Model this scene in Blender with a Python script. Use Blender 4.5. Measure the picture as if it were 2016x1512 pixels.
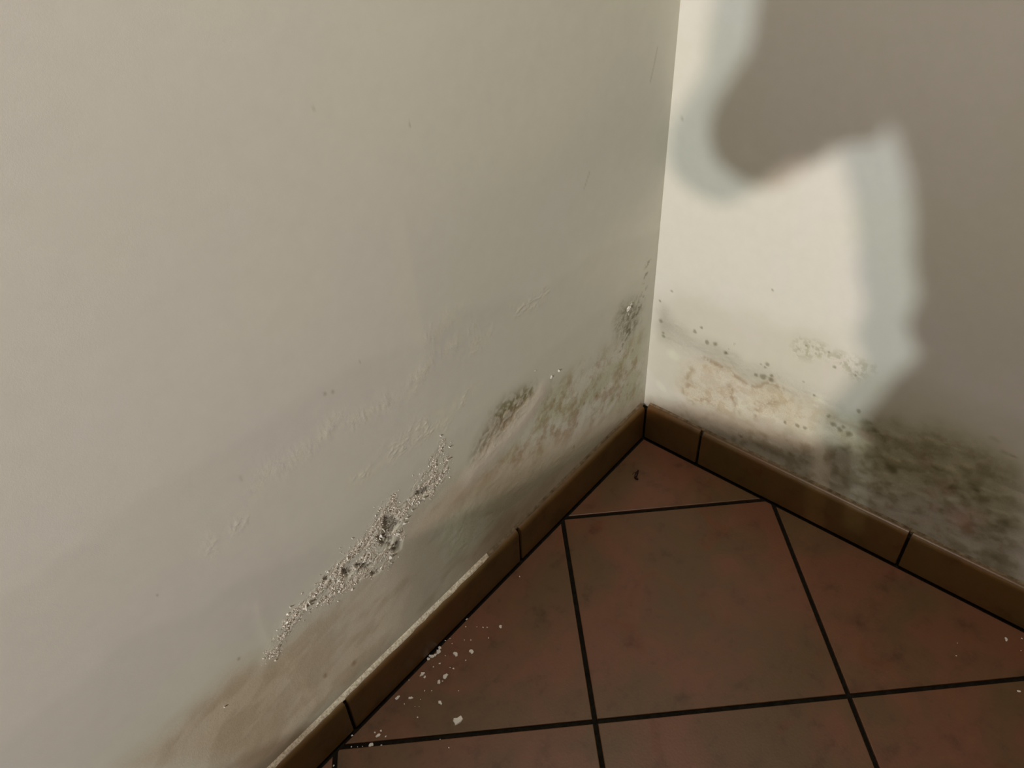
import bpy, bmesh, math, random
import numpy as np
from mathutils import Vector, Matrix

for o in list(bpy.data.objects):
    bpy.data.objects.remove(o)
scene = bpy.context.scene
COL = scene.collection

# ------------------------------------------------------------------ camera
CAM_ROT = [(-0.642281, 0.765563, -0.037256), (0.536436, 0.414270, -0.735267), (-0.547459, -0.492233, -0.676753)]            # rows: right, down, forward
cam = bpy.data.cameras.new('camera')
cam.sensor_fit = 'HORIZONTAL'
cam.sensor_width = 36.0
cam.lens = 1719.153 / 2016 * 36.0
cam.clip_start = 0.01
cam_o = bpy.data.objects.new('camera', cam)
COL.objects.link(cam_o)
r_, d_, f_ = [Vector(v) for v in CAM_ROT]
mw = Matrix((( r_.x, -d_.x, -f_.x, 0), (r_.y, -d_.y, -f_.y, 0), (r_.z, -d_.z, -f_.z, 0), (0, 0, 0, 1)))
cam_o.matrix_world = Matrix.Translation((0.92535, 0.53716, 1.09021)) @ mw
scene.camera = cam_o

# ------------------------------------------------------------------ light
vs = scene.view_settings
vs.view_transform = 'Standard'
vs.look = 'None'
vs.gamma = 1.0
vs.use_curve_mapping = False
vs.exposure = 0.0
scene.cycles.max_bounces = 5
scene.cycles.diffuse_bounces = 4
scene.cycles.glossy_bounces = 2
scene.cycles.adaptive_threshold = 0.02

world = bpy.data.worlds.new('world')
scene.world = world
world.use_nodes = True
bg = world.node_tree.nodes['Background']
bg.inputs['Color'].default_value = (1.0, 0.89, 0.77, 1)
bg.inputs['Strength'].default_value = 0.058

LAMP_B = Vector((4.0, 1.05, 1.75))          # cool bulb of the room lamp
LAMP_A = Vector((4.0, 1.117, 1.80))        # warm bulb beside it
def bulb(name, loc, power, colour, radius):
    l = bpy.data.lights.new(name, 'POINT')
    l.energy = power
    l.color = colour
    l.shadow_soft_size = radius
    o = bpy.data.objects.new(name, l)
    o.location = loc
    COL.objects.link(o)
bulb('cool_bulb', LAMP_B, 300, (0.84, 0.98, 1.0), 0.021)
bulb('warm_bulb', LAMP_A, 295, (1.0, 0.82, 0.72), 0.021)
# added overhead fill near the corner: soft light that fades down the walls
al = bpy.data.lights.new('overhead_fill', 'AREA')
al.shape = 'RECTANGLE'
al.size = 0.4
al.size_y = 0.3
al.energy = 16.3
al.color = (1.0, 0.92, 0.83)
ao = bpy.data.objects.new('overhead_fill', al)
ao.location = (0.42, 0.30, 2.35)
COL.objects.link(ao)

# ------------------------------------------------------------------ noise
_rng = np.random.RandomState(7)
_T = _rng.rand(512, 512)
def vnoise(x, y, seed=0):
    x = x + seed * 17.31
    y = y + seed * 9.77
    xi = np.floor(x).astype(int)
    yi = np.floor(y).astype(int)
    fx = x - xi
    fy = y - yi
    fx = fx * fx * fx * (fx * (fx * 6 - 15) + 10)
    fy = fy * fy * fy * (fy * (fy * 6 - 15) + 10)
    a = _T[xi % 512, yi % 512]
    b = _T[(xi + 1) % 512, yi % 512]
    c = _T[xi % 512, (yi + 1) % 512]
    d = _T[(xi + 1) % 512, (yi + 1) % 512]
    return (a * (1 - fx) + b * fx) * (1 - fy) + (c * (1 - fx) + d * fx) * fy
def fbm(x, y, freq, octv=4, seed=0, gain=0.5):
    s = 0
    a = 1.0
    t = 0
    for i in range(octv):
        s = s + a * vnoise(x * freq * 2 ** i, y * freq * 2 ** i, seed + i * 3)
        t += a
        a *= gain
    return s / t
def sstep(a, b, x):
    t = np.clip((x - a) / (b - a), 0, 1)
    return t * t * (3 - 2 * t)
def seg_dist(x, z, pts):
    best = np.full(x.shape, 9.0)
    for (x0, z0), (x1, z1) in zip(pts[:-1], pts[1:]):
        dx, dz = x1 - x0, z1 - z0
        t = np.clip(((x - x0) * dx + (z - z0) * dz) / (dx * dx + dz * dz + 1e-12), 0, 1)
        best = np.minimum(best, np.hypot(x - x0 - t * dx, z - z0 - t * dz))
    return best
def band(x, z, pts, w, soft):
    return 1 - sstep(w - soft, w + soft, seg_dist(x, z, pts))
def inside(x, z, pts):
    c = np.zeros(x.shape, bool)
    n = len(pts)
    for i in range(n):
        x0, z0 = pts[i]
        x1, z1 = pts[(i + 1) % n]
        if z0 == z1:
            continue
        c ^= ((z0 > z) != (z1 > z)) & (x < (x1 - x0) * (z - z0) / (z1 - z0) + x0)
    return c
def area(x, z, pts, soft):
    d = seg_dist(x, z, list(pts) + [pts[0]])
    d = np.where(inside(x, z, pts), d, -d)
    return sstep(-soft, soft, d)
def mixc(c, col, m):
    return c * (1 - m[..., None]) + np.array(col) * m[..., None]
def mulc(c, col, m):
    return c * (1 - m[..., None] * (1 - np.array(col)))

# ------------------------------------------------------------------ material helpers
def new_mat(name):
    m = bpy.data.materials.new(name)
    m.use_nodes = True
    nt = m.node_tree
    b = nt.nodes['Principled BSDF']
    return m, nt, b
def N(nt, typ, **kw):
    n = nt.nodes.new(typ)
    for k, v in kw.items():
        if k.startswith('_'):
            setattr(n, k[1:], v)
        else:
            n.inputs[k.replace('__', ' ')].default_value = v
    return n
def ramp(nt, fac, stops):
    r = nt.nodes.new('ShaderNodeValToRGB')
    while len(r.color_ramp.elements) < len(stops):
        r.color_ramp.elements.new(0.5)
    for e, (p, c) in zip(r.color_ramp.elements, stops):
        e.position = p
        e.color = (*c, 1) if len(c) == 3 else c
    nt.links.new(fac, r.inputs['Fac'])
    return r
def mixrgb(nt, blend, fac, a, b):
    m = nt.nodes.new('ShaderNodeMix')
    m.data_type = 'RGBA'
    m.blend_type = blend
    for sock, v in ((m.inputs['Factor'], fac), (m.inputs['A'], a), (m.inputs['B'], b)):
        pass
    ins = {'f': m.inputs[0], 'a': m.inputs[6], 'b': m.inputs[7]}
    for k, v in (('f', fac), ('a', a), ('b', b)):
        if hasattr(v, 'is_linked'):
            nt.links.new(v, ins[k])
        else:
            ins[k].default_value = v if k == 'f' else (*v, 1)
    return m.outputs[2]
def mathn(nt, op, a, b=None):
    m = nt.nodes.new('ShaderNodeMath')
    m.operation = op
    for i, v in enumerate((a, b)):
        if v is None:
            continue
        if hasattr(v, 'is_linked'):
            nt.links.new(v, m.inputs[i])
        else:
            m.inputs[i].default_value = v
    return m.outputs[0]

def wall_material():
    m, nt, b = new_mat('damp_painted_plaster')
    at = N(nt, 'ShaderNodeAttribute', _attribute_name='paint')
    rg = N(nt, 'ShaderNodeAttribute', _attribute_name='crumble')
    tc = nt.nodes.new('ShaderNodeTexCoord')
    n1 = N(nt, 'ShaderNodeTexNoise', Scale=60.0, Detail=2.0, Roughness=0.6)
    n2 = N(nt, 'ShaderNodeTexNoise', Scale=420.0, Detail=2.0, Roughness=0.75)
    n3 = N(nt, 'ShaderNodeTexNoise', Scale=1500.0, Detail=0.0)
    for n in (n1, n2, n3):
        nt.links.new(tc.outputs['Object'], n.inputs['Vector'])
    v1 = ramp(nt, n1.outputs['Fac'], [(0.3, (0.985, 0.985, 0.985)), (0.7, (1.01, 1.01, 1.01))])
    c1 = mixrgb(nt, 'MULTIPLY', 1.0, at.outputs['Color'], v1.outputs['Color'])
    v2 = ramp(nt, n2.outputs['Fac'], [(0.32, (0.38, 0.36, 0.33)), (0.42, (0.95, 0.93, 0.9)), (0.56, (1.0, 1.0, 1.0)), (0.66, (1.45, 1.45, 1.42))])
    c2 = mixrgb(nt, 'MULTIPLY', rg.outputs['Fac'], c1, v2.outputs['Color'])
    nt.links.new(c2, b.inputs['Base Color'])
    b.inputs['Roughness'].default_value = 0.75
    b.inputs['Specular IOR Level'].default_value = 0.25
    h = mathn(nt, 'MULTIPLY', n2.outputs['Fac'], mathn(nt, 'ADD', mathn(nt, 'MULTIPLY', rg.outputs['Fac'], 1.0), 0.035))
    h2 = mathn(nt, 'ADD', h, mathn(nt, 'MULTIPLY', n3.outputs['Fac'], 0.02))
    bp = N(nt, 'ShaderNodeBump', Strength=0.8, Distance=0.0016)
    nt.links.new(h2, bp.inputs['Height'])
    nt.links.new(bp.outputs['Normal'], b.inputs['Normal'])
    return m
M_WALL = wall_material()

def tile_material(name, ca, cb, cc, bright=1.0, rough=0.42):
    m, nt, b = new_mat(name)
    tc = nt.nodes.new('ShaderNodeTexCoord')
    oi = nt.nodes.new('ShaderNodeObjectInfo')
    off = N(nt, 'ShaderNodeVectorMath', _operation='ADD')
    sc = N(nt, 'ShaderNodeVectorMath', _operation='SCALE')
    sc.inputs[0].default_value = (37.0, 53.0, 71.0)
    nt.links.new(oi.outputs['Random'], sc.inputs['Scale'])
    nt.links.new(tc.outputs['Object'], off.inputs[0])
    nt.links.new(sc.outputs[0], off.inputs[1])
    n1 = N(nt, 'ShaderNodeTexNoise', Scale=7.5, Detail=5.0, Roughness=0.58, Distortion=0.6)
    n2 = N(nt, 'ShaderNodeTexNoise', Scale=26.0, Detail=6.0, Roughness=0.65)
    n3 = N(nt, 'ShaderNodeTexNoise', Scale=11.0, Detail=3.0, Roughness=0.5, Distortion=1.2)
    n4 = N(nt, 'ShaderNodeTexNoise', Scale=300.0, Detail=3.0)
    for n in (n1, n2, n3, n4):
        nt.links.new(off.outputs[0], n.inputs['Vector'])
    r1 = ramp(nt, n1.outputs['Fac'], [(0.40, ca), (0.5, tuple((x + y) / 2 for x, y in zip(ca, cb))), (0.60, cb)])
    r3 = ramp(nt, n3.outputs['Fac'], [(0.60, (0, 0, 0)), (0.72, (0.8, 0.8, 0.8))])
    c = mixrgb(nt, 'MIX', r3.outputs['Color'], r1.outputs['Color'], cc)
    r2 = ramp(nt, n2.outputs['Fac'], [(0.28, (0.64, 0.60, 0.54)), (0.45, (0.98, 0.98, 0.98)), (0.7, (1.1, 1.08, 1.05))])
    c = mixrgb(nt, 'MULTIPLY', 1.0, c, r2.outputs['Color'])
    nt.links.new(c, b.inputs['Base Color'])
    b.inputs['Roughness'].default_value = rough
    b.inputs['Specular IOR Level'].default_value = 0.35
    bp = N(nt, 'ShaderNodeBump', Strength=0.25, Distance=0.0006)
    nt.links.new(n4.outputs['Fac'], bp.inputs['Height'])
    nt.links.new(bp.outputs['Normal'], b.inputs['Normal'])
    return m
M_TILE = tile_material('terracotta_floor_tile', (0.116, 0.046, 0.021), (0.085, 0.045, 0.017), (0.106, 0.036, 0.011))
M_SKIRT = tile_material('terracotta_skirting', (0.112, 0.053, 0.016), (0.098, 0.056, 0.016), (0.120, 0.050, 0.014), rough=0.38)

def grain_material(name, col, dark, scale, rough=0.9, lo=0.35, hi=0.6, bump=0.5, dist=0.001):
    m, nt, b = new_mat(name)
    tc = nt.nodes.new('ShaderNodeTexCoord')
    n = N(nt, 'ShaderNodeTexNoise', Scale=scale, Detail=4.0, Roughness=0.65)
    nt.links.new(tc.outputs['Object'], n.inputs['Vector'])
    r = ramp(nt, n.outputs['Fac'], [(lo, dark), (hi, col)])
    nt.links.new(r.outputs['Color'], b.inputs['Base Color'])
    b.inputs['Roughness'].default_value = rough
    b.inputs['Specular IOR Level'].default_value = 0.2
    bp = N(nt, 'ShaderNodeBump', Strength=bump, Distance=dist)
    nt.links.new(n.outputs['Fac'], bp.inputs['Height'])
    nt.links.new(bp.outputs['Normal'], b.inputs['Normal'])
    return m
M_GROUT = grain_material('dark_grout', (0.011, 0.009, 0.006), (0.005, 0.004, 0.003), 160)
M_GROUT.node_tree.nodes['Principled BSDF'].inputs['Specular IOR Level'].default_value = 0.05
M_LEDGE = grain_material('gritty_plaster_ledge', (0.66, 0.58, 0.46), (0.34, 0.27, 0.18), 330, lo=0.36, hi=0.60)
M_LEDGE_D = grain_material('dark_plaster_ledge', (0.22, 0.165, 0.10), (0.10, 0.07, 0.04), 90, lo=0.36, hi=0.6)  # darker brown ledge for the corner stretch and the right wall
M_FLAKE = grain_material('white_plaster_chip', (0.74, 0.70, 0.63), (0.50, 0.46, 0.40), 400)
M_FLAKE_B = grain_material('beige_plaster_chip', (0.60, 0.53, 0.44), (0.36, 0.30, 0.24), 400)
M_FLAKE_D = grain_material('grey_mortar_patch', (0.27, 0.25, 0.20), (0.13, 0.12, 0.09), 260)
M_BUG = grain_material('dry_brown_husk', (0.030, 0.010, 0.006), (0.012, 0.004, 0.003), 500, rough=0.45)
M_BLOCKER = grain_material('blocker_dark', (0.075, 0.068, 0.062), (0.045, 0.040, 0.036), 220)  # for the unseen shadow blocker

# ------------------------------------------------------------------ object helpers
def link(name, me, mat=None, parent=None, smooth=False):
    o = bpy.data.objects.new(name, me)
    COL.objects.link(o)
    if mat is not None:
        me.materials.append(mat)
    if parent is not None:
        o.parent = parent
    if smooth:
        me.polygons.foreach_set('use_smooth', [True] * len(me.polygons))
    return o
def tag(o, label=None, cat=None, group=None, kind=None):
    if label:
        o['label'] = label
    if cat:
        o['category'] = cat
    if group:
        o['group'] = group
    if kind:
        o['kind'] = kind
    return o
def pymesh(name, v, f):
    me = bpy.data.meshes.new(name)
    me.from_pydata(v, [], f)
    me.update()
    return me

ROOM_X, ROOM_Y, ROOM_H = 4.9, 3.4, 2.6
TILT = 0.02175                                # the right wall is a hair off square
RD = np.array((-math.sin(TILT), math.cos(TILT)))      # direction of the right wall along the floor
RN = np.array((math.cos(TILT), math.sin(TILT)))       # its normal into the room
SK_T, SK_H = 0.0091, 0.0755                  # skirting thickness and height

# ------------------------------------------------------------------ wall grids
def axis(a):
    out = []
    for (s, e, st) in a:
        out += list(np.arange(s, e - 1e-9, st))
    out.append(a[-1][1])
    return np.array(out)
def wall_mesh(name, us, zs, place, colour, relief, crumble):
    U, Z = np.meshgrid(us, zs)
    d = relief(U, Z)
    P = place(U, Z, d).reshape(-1, 3)
    nu, nz = len(us), len(zs)
    idx = np.arange(nu * nz).reshape(nz, nu)
    q = np.stack([idx[:-1, :-1], idx[:-1, 1:], idx[1:, 1:], idx[1:, :-1]], -1).reshape(-1, 4)
    me = bpy.data.meshes.new(name)
    me.vertices.add(len(P))
    me.vertices.foreach_set('co', P.astype(np.float32).ravel())
    me.loops.add(q.size)
    me.loops.foreach_set('vertex_index', q.astype(np.int32).ravel())
    me.polygons.add(len(q))
    me.polygons.foreach_set('loop_start', np.arange(0, q.size, 4, dtype=np.int32))
    me.polygons.foreach_set('loop_total', np.full(len(q), 4, np.int32))
    me.polygons.foreach_set('use_smooth', np.ones(len(q), bool))
    me.update(calc_edges=True)
    c = np.clip(colour(U, Z), 0.004, 0.95).reshape(-1, 3)
    ca = me.attributes.new('paint', 'FLOAT_COLOR', 'POINT')
    ca.data.foreach_set('color', np.concatenate([c, np.ones((len(c), 1))], 1).astype(np.float32).ravel())
    cr = me.attributes.new('crumble', 'FLOAT', 'POINT')
    cr.data.foreach_set('value', np.clip(crumble(U, Z), 0, 1).astype(np.float32).ravel())
    return me

PINK = np.array((0.665, 0.625, 0.575))
OLIVE = np.array((0.632, 0.612, 0.500))

# ---- left wall features, metres along the wall and above the floor
L_CRUMB = [[(0.7298, 0.2572), (0.7078, 0.2743), (0.6804, 0.2849), (0.6506, 0.2887)],
           [(0.6506, 0.2887), (0.6146, 0.2821), (0.5809, 0.2747), (0.5537, 0.2896), (0.5431, 0.3252)],
           [(0.5532, 0.2700), (0.5234, 0.2972), (0.4968, 0.3045), (0.4618, 0.3049)]]
L_CRUMB_FINE = [(0.5445, 0.3397), (0.5691, 0.3142), (0.6018, 0.3061), (0.6619, 0.3017), (0.6814, 0.2812), (0.6521, 0.2511), (0.6143, 0.2474), (0.5608, 0.2283), (0.5354, 0.2516), (0.5248, 0.2892)]
L_CRUMB_TOP = [(0.5110, 0.3220), (0.4741, 0.3424), (0.4461, 0.3578), (0.4427, 0.3289), (0.4549, 0.2894), (0.4827, 0.2821), (0.5068, 0.2953)]
L_PATCH_DARK = [[(0.5535, 0.3125), (0.5408, 0.3020), (0.5359, 0.2831), (0.5517, 0.2781), (0.5599, 0.2911)],
                [(0.5688, 0.2954), (0.5579, 0.2891), (0.5494, 0.2680), (0.5564, 0.2616), (0.5682, 0.2777)],
                [(0.5497, 0.2615), (0.5376, 0.2539), (0.5416, 0.2402), (0.5536, 0.2448), (0.5580, 0.2574)],
                [(0.6066, 0.2762), (0.5906, 0.2657), (0.5862, 0.2559), (0.5951, 0.2558), (0.6061, 0.2640)],
                [(0.6256, 0.2875), (0.6137, 0.2792), (0.6127, 0.2694), (0.6220, 0.2660), (0.6265, 0.2769)],
                [(0.5043, 0.3114), (0.4865, 0.3042), (0.4844, 0.2949), (0.4981, 0.2964), (0.5070, 0.3048)],
                [(0.5906, 0.2459), (0.5794, 0.2405), (0.5790, 0.2340), (0.5883, 0.2372)],
                [(0.6481, 0.2992), (0.6431, 0.2955), (0.6432, 0.2890), (0.6488, 0.2933)]]
L_BROWN = [(0.4048, 0.2783), (0.3983, 0.2961), (0.3826, 0.3106), (0.3620, 0.3257), (0.3370, 0.3331), (0.2970, 0.3211), (0.2807, 0.3045), (0.2896, 0.2927), (0.3090, 0.2843), (0.3356, 0.2725), (0.3667, 0.2648), (0.3914, 0.2667)]
L_GREEN = [(0.3620, 0.3257), (0.3367, 0.3373), (0.2866, 0.3180), (0.2871, 0.3047), (0.3183, 0.3054), (0.3534, 0.3099)]
L_STREAK = [(0.2713, 0.2929), (0.2934, 0.2769), (0.3307, 0.2685), (0.3718, 0.2643), (0.4115, 0.2602)]
L_SPECK = [(0.2875, 0.2912), (0.2214, 0.2844), (0.1254, 0.2696), (0.0276, 0.2340), (0.0046, 0.0826), (0.1305, 0.1286), (0.2449, 0.1674), (0.3344, 0.2022), (0.3841, 0.2359), (0.3000, 0.2436)]
L_MOULD = [(0.0896, 0.3304), (0.0526, 0.3170), (0.0346, 0.2968), (0.0387, 0.2610), (0.0617, 0.2484), (0.0943, 0.2776), (0.1009, 0.3146)]
L_MOULD_TAIL = [(0.0259, 0.3687), (0.0357, 0.3068), (0.0616, 0.2756), (0.0822, 0.2404), (0.0941, 0.2234)]
L_TAN = [(0.9051, 0.2801), (0.8404, 0.2710), (0.7762, 0.2795), (0.7319, 0.2497), (0.6732, 0.2563), (0.5678, 0.2360), (0.5101, 0.2749), (0.4383, 0.2746), (0.3434, 0.2303), (-0.0012, 0.0840), (-0.0032, 0.0409), (0.4207, 0.0636), (0.7734, 0.0462)]
L_LOWDARK = [(0.4827, 0.2182), (0.4151, 0.2240), (0.3133, 0.1889), (0.1828, 0.1265), (0.0427, 0.0767), (0.1685, 0.0802), (0.3052, 0.1106), (0.4261, 0.1166), (0.4735, 0.1444)]
L_BLIST = [[(0.6910, 0.4802), (0.6729, 0.4923), (0.6610, 0.4923)], [(0.6537, 0.4859), (0.6162, 0.4860), (0.5788, 0.4770), (0.5240, 0.4704)], [(0.6026, 0.4890), (0.5874, 0.4980)],
           [(0.4499, 0.5104), (0.4218, 0.5164), (0.3945, 0.5083)], [(0.3241, 0.4648), (0.2870, 0.4525), (0.2607, 0.4519)], [(0.4954, 0.4637), (0.4464, 0.4798), (0.3893, 0.4780)],
           [(0.5364, 0.4040), (0.4665, 0.3951), (0.3981, 0.3915)], [(0.5818, 0.3993), (0.5150, 0.3940), (0.4436, 0.3769)], [(0.7425, 0.4609), (0.7131, 0.4648)], [(0.4001, 0.4556), (0.3654, 0.4551)]]
L_GREY = [[(0.4551, 0.5273), (0.3437, 0.5070), (0.2119, 0.4604), (0.1203, 0.3837), (0.1408, 0.3263), (0.2542, 0.3481), (0.3725, 0.3725), (0.4540, 0.4252)],
          [(0.7746, 0.4141), (0.6811, 0.3850), (0.6349, 0.3540), (0.6377, 0.3121), (0.7015, 0.3101), (0.7606, 0.2883), (0.7701, 0.3573)]]
L_TIDE = [(0.8905, 0.4307), (0.8487, 0.4399), (0.7825, 0.4070), (0.7285, 0.3945), (0.6604, 0.3632), (0.5900, 0.3612)]
L_TIDE2 = [(0.5850, 0.5623), (0.5355, 0.5537), (0.4629, 0.5256), (0.4088, 0.5254), (0.2719, 0.4722), (0.1253, 0.4594), (0.0138, 0.4258)]
L_TONE_EDGE = [(0.4617, 0.7720), (0.4692, 0.7138), (0.4717, 0.6634), (0.4705, 0.6120)]
L_DRIP = [[(0.7285, 0.3424), (0.7317, 0.3092), (0.7319, 0.2497), (0.7257, 0.1810), (0.7232, 0.1178)], [(0.7217, 0.2360), (0.7110, 0.1657), (0.7096, 0.1095)], [(0.7411, 0.3530), (0.7248, 0.3334)]]
L_LOWSHADE = [(-0.2124, -1.2685), (-0.2129, -1.2722)]
L_MARKS = [(0.7667, 0.2896, 0.0028), (0.0093, -0.1051, 0.0001), (0.6976, 0.5060, 0.003), (0.4443, 0.7455, 0.002), (-0.0002, 0.6774, 0.0015), (-0.0119, 0.6216, 0.0012), (0.5405, 0.7972, 0.002), (0.5922, 0.5321, 0.003), (0.5835, 0.5289, 0.0025), (0.5462, 0.5410, 0.002), (0.6452, 0.1151, 0.006), (0.6858, 0.1417, 0.005), (0.1956, 0.1260, 0.004), (0.1847, 0.2030, 0.003), (0.1722, 0.1986, 0.004), (0.1208, 0.1912, 0.003), (0.1402, 0.1899, 0.003), (0.8054, 0.4486, 0.002)]
L_SCRATCH = [[(0.0434, 0.6800), (0.0491, 0.6577), (0.0539, 0.6438)], [(0.1740, 0.5762), (0.1835, 0.5605)]]

def left_fields(x, z):
    wx = x + 0.012 * (fbm(x, z, 22, 4, 11) - 0.5)
    wz = z + 0.012 * (fbm(x, z, 22, 4, 31) - 0.5)
    F = {}
    n_hi = fbm(x, z, 150, 3, 5)
    n_mid = fbm(x, z, 55, 4, 9)
    F['n_hi'], F['n_mid'] = n_hi, n_mid
    F['low'] = fbm(x, z, 3.2, 3, 2)
    F['low2'] = fbm(x, z, 7.5, 4, 4)
    cr = np.zeros(x.shape)
    for p in L_CRUMB:
        cr = np.maximum(cr, band(wx, wz, p, 0.011, 0.009))
    cr = np.maximum(cr, 0.9 * area(wx, wz, L_CRUMB_FINE, 0.010))
    cr = np.maximum(cr, 0.75 * area(wx, wz, L_CRUMB_TOP, 0.008))
    F['crumb'] = cr * sstep(0.44, 0.60, fbm(x, z, 95, 3, 19) + 0.10 * cr)
    F['crumb_soft'] = cr
    dk = np.zeros(x.shape)
    for p in L_PATCH_DARK:
        dk = np.maximum(dk, area(wx, wz, p, 0.003))
    F['dark'] = dk * sstep(0.25, 0.5, n_hi + 0.1)
    F['brown'] = area(wx, wz, L_BROWN, 0.022)
    F['green'] = area(wx, wz, L_GREEN, 0.014)
    F['streak'] = band(wx, wz, L_STREAK, 0.013, 0.016)
    F['speck'] = area(wx, wz, L_SPECK, 0.025)
    F['mould'] = area(wx, wz, L_MOULD, 0.018)
    F['tail'] = band(wx, wz, L_MOULD_TAIL, 0.004, 0.010)
    F['tan'] = area(wx, wz, L_TAN, 0.030)
    F['lowdark'] = area(wx, wz, L_LOWDARK, 0.020)
    F['tan'] = F['tan'] * (1 - 0.6 * F['lowdark'])
    bl = np.zeros(x.shape)
    for p in L_BLIST:
        bl = np.maximum(bl, band(wx, wz, p, 0.010, 0.014))
    F['blist'] = bl
    g = np.zeros(x.shape)
    for p in L_GREY:
        g = np.maximum(g, area(wx, wz, p, 0.030))
    F['grey'] = g
    return F
_lf = {}
def lf(x, z):
    k = x.shape
    if k not in _lf:
        _lf[k] = left_fields(x, z)
    return _lf[k]
def left_colour(x, z):
    F = lf(x, z)
    far = sstep(0.30, 0.75, x + 0.25 * (F['low'] - 0.5)) * sstep(0.22, 0.42, z)
    m_ol = np.clip(0.90 - 0.75 * far + 0.6 * (F['low2'] - 0.5), 0, 1)
    c = PINK * (1 - m_ol[..., None]) + OLIVE * m_ol[..., None]
    # faint hand-trowelled tonal patches
    c = c * (1 + 0.05 * (F['low2'] - 0.5) + 0.03 * (F['n_mid'] - 0.5))[..., None]
    # tide marks: damp below the line is a shade darker
    for pts, k in ((L_TIDE, 0.05), (L_TIDE2, 0.05)):
        xs = np.array([p[0] for p in pts])
        zs = np.array([p[1] for p in pts])
        o = np.argsort(xs)
        line = np.interp(x, xs[o], zs[o], left=zs[o][0], right=zs[o][-1]) + 0.02 * (F['low2'] - 0.5)
        c = c * (1 - k * sstep(0.0, 0.02, line - z))[..., None]
    c = mulc(c, (0.95, 0.95, 0.97), sstep(-0.004, 0.004, L_TONE_EDGE[0][0] - x + 0.02 * (z - 0.5)) * sstep(0.42, 0.5, z) * (1 - sstep(0.60, 0.70, z)))  # slightly darker on the corner side of a vertical edge
    c = mulc(c, (0.97, 0.965, 0.985), F['grey'] * 0.9)
    c = mulc(c, (1.06, 1.05, 1.0), F['blist'] * sstep(0.4, 0.6, F['n_hi']))
    c = mulc(c, (0.86, 0.75, 0.67), F['tan'] * np.clip(0.85 + 0.8 * (F['low2'] - 0.5) + 0.25 * (F['n_mid'] - 0.5), 0, 1))
    c = mulc(c, (0.86, 0.83, 0.79), F['tan'] * sstep(0.45, 0.66, fbm(x * 0.7 + z * 0.4, z * 1.2, 26, 4, 27)))
    c = mulc(c, (0.74, 0.63, 0.54), F['speck'] * sstep(0.40, 0.78, fbm(x * 1.2, z, 60, 5, 23, 0.65)))
    c = mulc(c, (0.84, 0.86, 0.74), F['speck'] * sstep(0.45, 0.65, fbm(x, z, 28, 4, 21)) * 0.8)
    c = mulc(c, (0.66, 0.57, 0.49), F['brown'] * (0.65 + 0.5 * sstep(0.4, 0.7, F['n_hi'])))
    c = mulc(c, (0.60, 0.64, 0.46), F['green'] * sstep(0.42, 0.58, F['n_hi']))
    c = mixc(c, (0.60, 0.52, 0.44), F['streak'] * 0.7)
    c = mulc(c, (0.52, 0.52, 0.46), F['mould'] * (0.55 + 0.5 * sstep(0.40, 0.65, F['n_hi'])))
    c = mulc(c, (0.45, 0.42, 0.36), F['tail'] * sstep(0.56, 0.66, F['n_hi']))
    c = mulc(c, (0.90, 0.92, 0.84), F['lowdark'] * (0.45 + 0.5 * sstep(0.35, 0.70, F['n_mid'])))
    for p in L_DRIP:
        c = mulc(c, (1.06, 1.06, 1.05), band(x, z, p, 0.003, 0.010))
    c = mixc(c, (0.62, 0.55, 0.47), F['crumb'] * 0.75)
    c = mixc(c, (0.27, 0.25, 0.20), F['dark'] * 0.9)
    for (mx, mz, r) in L_MARKS:
        d = np.hypot(x - mx, (z - mz) * 0.7) + 0.0015 * (F['n_hi'] - 0.5)
        c = mulc(c, (0.70, 0.63, 0.56), 1 - sstep(r * 0.1, r * 1.0, d))
    for s in L_SCRATCH:
        c = mulc(c, (0.75, 0.72, 0.68), band(x, z, s, 0.0008, 0.0012))
    return c
def left_relief(x, z):
    F = lf(x, z)
    d = 0.0010 * (F['low'] - 0.5)
    wr = np.abs(fbm(x * 0.8 + z * 0.5, z * 1.3 - x * 0.3, 190, 2, 41) - 0.5)
    d = d + F['blist'] * (0.0005 * sstep(0.09, 0.0, wr) + 0.0002) * sstep(0.35, 0.6, F['n_mid'])
    grit = fbm(x, z, 330, 2, 13)
    d = d + F['crumb_soft'] * 0.0004 + F['crumb'] * (0.0020 * (grit - 0.42) + 0.0003)
    d = d - F['dark'] * 0.0022
    d = d - F['brown'] * (0.0010 + 0.0016 * (F['n_hi'] - 0.5))
    d = d + F['speck'] * 0.0008 * (F['n_mid'] - 0.5)
    d = d + F['streak'] * 0.0012
    d = d + F['tan'] * 0.0004 * (F['n_mid'] - 0.5)
    d = d + F['mould'] * 0.0020 * (F['n_hi'] - 0.45)
    d = d + F['lowdark'] * 0.0006 * (F['n_hi'] - 0.5)
    for p in L_DRIP:
        d = d + 0.0002 * band(x, z, p, 0.002, 0.008)
    return d * sstep(0.0, 0.006, x)
def left_crumble(x, z):
    F = lf(x, z)
    return np.maximum.reduce([F['crumb'], 0.30 * F['crumb_soft'], 0.25 * F['brown'], 0.5 * F['mould'], 0.18 * F['speck'], 0.25 * F['dark'], 0.16 * F['blist'] * sstep(0.4, 0.6, F['n_mid']), 0.14 * F['tan'], 0.2 * F['lowdark']])

us = axis([(0.0, 0.90, 0.0015), (0.90, 1.3, 0.006), (1.3, ROOM_X, 0.1)])
zs = axis([(0.0, 0.06, 0.01), (0.06, 0.46, 0.0014), (0.46, 0.95, 0.004), (0.95, ROOM_H, 0.05)])
wall_left = link('wall_left', wall_mesh('wall_left', us, zs, lambda U, Z, d: np.stack([U, d, Z], -1), left_colour, left_relief, left_crumble), M_WALL)
tag(wall_left, 'off-white painted left wall with peeling damp plaster above the skirting', 'wall', kind='structure')

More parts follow.
